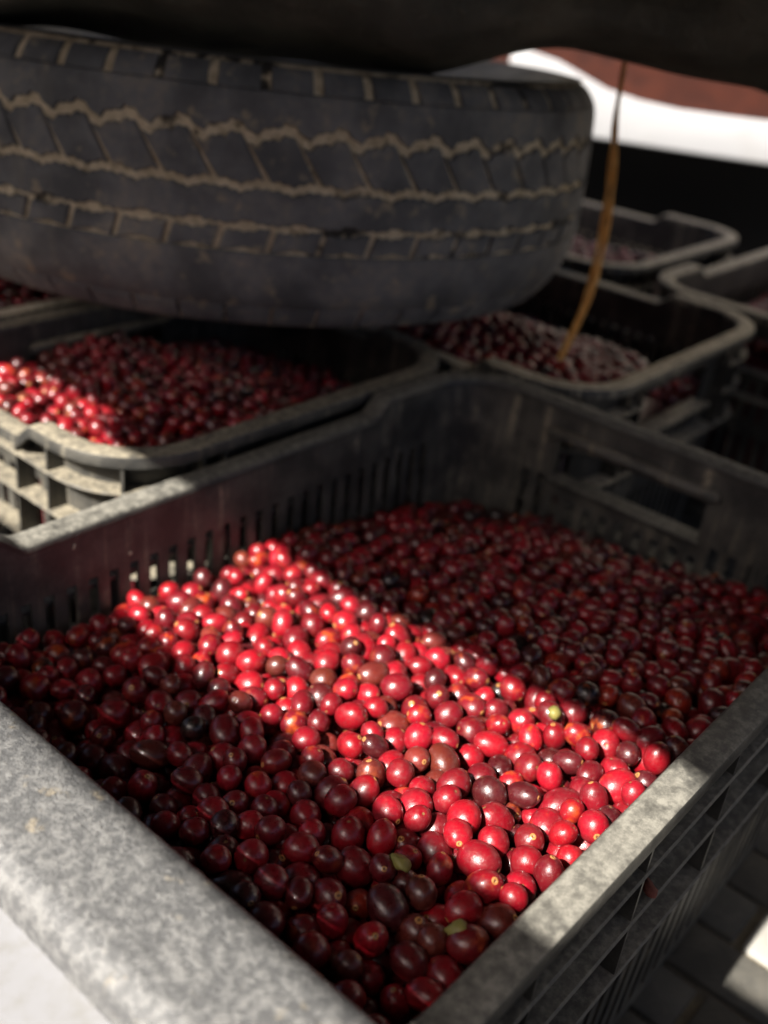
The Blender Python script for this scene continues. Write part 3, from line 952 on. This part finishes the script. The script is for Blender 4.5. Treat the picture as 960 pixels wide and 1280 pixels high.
# tarpaulin bundle on the tyre
def tarp_bundle():
    nu, nv = 120, 48
    v, f = [], []
    for i in range(nu + 1):
        t = i / nu
        u = -0.75 + 1.75 * t
        endf = max(0.02, min(1, (t * (1 - t) * 18) ** 0.5)) if min(t, 1 - t) < 0.06 else 1.0
        for j in range(nv):
            a = 2 * PI * j / nv
            rx, rz = 0.24, 0.105
            wob = 1 + 0.05 * math.sin(3 * a + 7 * u) + 0.035 * math.sin(7 * a - 13 * u + 1) + 0.022 * math.sin(11 * a + 23 * u) + 0.014 * math.sin(19 * a + 41 * u + 2)
            x = rx * math.cos(a) * wob * endf
            z = math.sin(a)
            z = (math.copysign(abs(z) ** 0.7, z)) * rz * endf * (wob if z > 0 else 1.0)
            if z < 0: z = max(z, -0.096)
            zc = 0.641 + 0.004 * math.sin(9 * u)
            low = zc + z
            # soft folds along the underside
            if z < -0.05: low += 0.004 * math.sin(31 * u + 9 * x) + 0.004 * math.sin(13 * u)
            # it sags where nothing carries it
            sag = 0.006 + 0.020 * sstep(0.12, -0.04, u) + 0.014 * sstep(-0.22, -0.42, u) + 0.030 * sstep(0.16, 0.50, u) + 0.02 * sstep(0.5, 0.9, u)
            q = CAM[:2] + HF * (1.07 + x) + U * u
            v.append((q[0], q[1], low - sag))
    for i in range(nu):
        for j in range(nv):
            f.append((i * nv + j, i * nv + (j + 1) % nv, (i + 1) * nv + (j + 1) % nv, (i + 1) * nv + j))
    f.append(tuple(range(nv))); f.append(tuple(nu * nv + j for j in range(nv)))
    return mesh('tarpaulin_bundle', v, f, True)
tag(link('tarpaulin_bundle', tarp_bundle(), mat=M['tarp']), 'dark creased tarpaulin bundle lying across the top of the tyre', 'tarpaulin')

# dried twine hanging from the bundle into the half-filled crate
tw = empty('twine', (0.10, -0.02, 0.30))
tag(tw, 'frayed orange-brown twine hanging beside the tyre into the half-filled crate', 'twine')
ctrl = [(0.090, -0.018, 0.284), (0.1075, -0.025, 0.345), (0.119, -0.021, 0.409), (0.132, -0.009, 0.461), (0.145, 0.004, 0.497), (0.176, 0.023, 0.545)]
def catmull(pts, n):
    out = []
    P_ = [np.array(q) for q in pts]; P_ = [2 * P_[0] - P_[1]] + P_ + [2 * P_[-1] - P_[-2]]
    for i in range(1, len(P_) - 2):
        for s in range(n):
            t = s / n
            out.append(0.5 * (2 * P_[i] + (P_[i + 1] - P_[i - 1]) * t + (2 * P_[i - 1] - 5 * P_[i] + 4 * P_[i + 1] - P_[i + 2]) * t * t + (3 * P_[i] - P_[i - 1] - 3 * P_[i + 1] + P_[i + 2]) * t ** 3))
    out.append(P_[-2])
    return out
base = catmull(ctrl, 10)
for s in range(4):
    pts = []
    rad = []
    for i, q in enumerate(base):
        t = i / (len(base) - 1)
        a = 2 * PI * s / 4 + 9 * t
        w = 0.0024 * (0.5 + math.sin(PI * min(1, t * 1.2)))
        pts.append(tuple(q + np.array((math.cos(a) * w, math.sin(a) * w, 0)) - np.array(tw.location)))
        rad.append(0.0019 * (1 - 0.5 * t))
    link('strand', tube('strand', pts, rad, 7), tw, M['twine'])

# ------------------------------------------------------------------ added tarpaulin roof (out of frame): its gap is shaped to cast the sun band
RZ = 0.92
EDGE = -0.337 - SUN_RUN * (RZ - RIM)
B0, B1 = -0.536 - SUN_RUN * (RZ - RIM), -0.476 - SUN_RUN * (RZ - RIM)
rf = empty('shelter', (0.3, 0.2, 0))
tag(rf, 'added unseen tarpaulin shelter on steel posts over the crates', 'shelter')
def rel(me): me.transform(Matrix.Translation((-0.3, -0.2, 0))); return me
ys = np.linspace(-1.30, 0.80, 106)
edge = [EDGE + 0.003 * math.sin(17 * y) + 0.002 * math.sin(41 * y + 1) + 0.042 * (sstep(0.15, 0.19, y) - sstep(0.42, 0.50, y)) for y in ys]  # edge cut back to let sun onto the small crate
v = [(x, y, z) for x, y in zip(edge, ys) for z in (RZ - 0.006, RZ)] + [(0.39, -0.055 + (y + 0.25) * 0.60, z) for y in ys for z in (RZ - 0.006, RZ)]  # far edge narrowed to let more sky light in at the back
n = len(ys); f = []
for i in range(n - 1):
    a, b = 2 * i, 2 * n + 2 * i
    f += [(a, a + 2, a + 3, a + 1), (b, b + 1, b + 3, b + 2), (a, b, b + 2, a + 2), (a + 1, a + 3, b + 3, b + 1)]
f += [(0, 1, 2 * n + 1, 2 * n), (2 * n - 2, 4 * n - 2, 4 * n - 1, 2 * n - 1)]
link('shade_sheet', rel(mesh('shade_sheet', v, f)), rf, M['tarp'])
link('shade_bar', rel(box('shade_bar', B0, B1, -1.30, 0.80, RZ - 0.010, RZ)), rf, M['steel'])  # narrow bar added to shade the strip beside the ledge
for x, y in ((B0 + 0.005, -1.29), (B0 + 0.005, 0.73), (0.335, -0.685), (0.335, 0.525)):
    y = 0.560 if y == 0.525 else y
    link('post', rel(box('post', x, x + 0.05, y, y + 0.05, 0.0, RZ - 0.0102)), rf, M['steel'])
link('back_beam', rel(box('back_beam', 0.335, 0.385, -0.685, 0.61, RZ - 0.0101, RZ - 0.0062)), rf, M['steel'])

# ------------------------------------------------------------------ small bits
def blob_bit(name, loc, sx, sy, sz, rot, mt, seed, label, cat):
    bm = bmesh.new()
    bmesh.ops.create_icosphere(bm, subdivisions=2, radius=1)
    r_ = random.Random(seed)
    for v in bm.verts:
        k_ = 1 + r_.uniform(-0.22, 0.22)
        v.co = (v.co.x * sx * k_, v.co.y * sy * k_, v.co.z * sz * k_)
    me = bpy.data.meshes.new(name); bm.to_mesh(me); bm.free(); me.shade_smooth()
    o = link(name, me, mat=mt, loc=loc); o.rotation_euler = rot
    return tag(o, label, cat)
blob_bit('dried_husk', (-0.368, -0.3755, RIM - 0.060 + 0.0040), 0.0058, 0.0036, 0.0026, (0.2, 0.1, 0.7), M['husk'], 3, 'small dried reddish husk caught on the crate side flange', 'husk')

for i, (q, rot) in enumerate((((-0.3184, -0.2827, 0.2485), (0.3, 0.4, 0.5)), ((-0.4705, -0.2973, 0.2560), (0.5, 0.1, 1.4)), ((-0.4853, -0.3400, 0.2620), (0.1, 0.5, 2.2)))):
    blob_bit('fruit_scrap', q, 0.0056, 0.0040, 0.0034, rot, M['leaf'], 30 + i, ('yellow-green scrap of fruit between cherries in the sunlit band', 'yellow-green scrap of fruit between cherries in the shade', 'yellowish scrap of fruit beside the crate side rim')[i], 'scrap')
for i, (x, z, a, b) in enumerate(((-0.42, 0.2633, 0.0010, 0.0010), (-0.4229, 0.2559, 0.0006, 0.0022), (-0.3801, 0.2353, 0.0014, 0.0014))):
    y = 0.016 - 0.012 * (RIM - z) / RIM
    blob_bit('parchment_flake', (x, y, z), a, 0.0005, b, (0, 0.4 * i, 0), M['parchment'], 50 + i, ('tiny round pale flake stuck high on the inside wall', 'thin pale sliver stuck on the inside wall', 'larger pale flake stuck on the inside wall below the others')[i], 'flake')
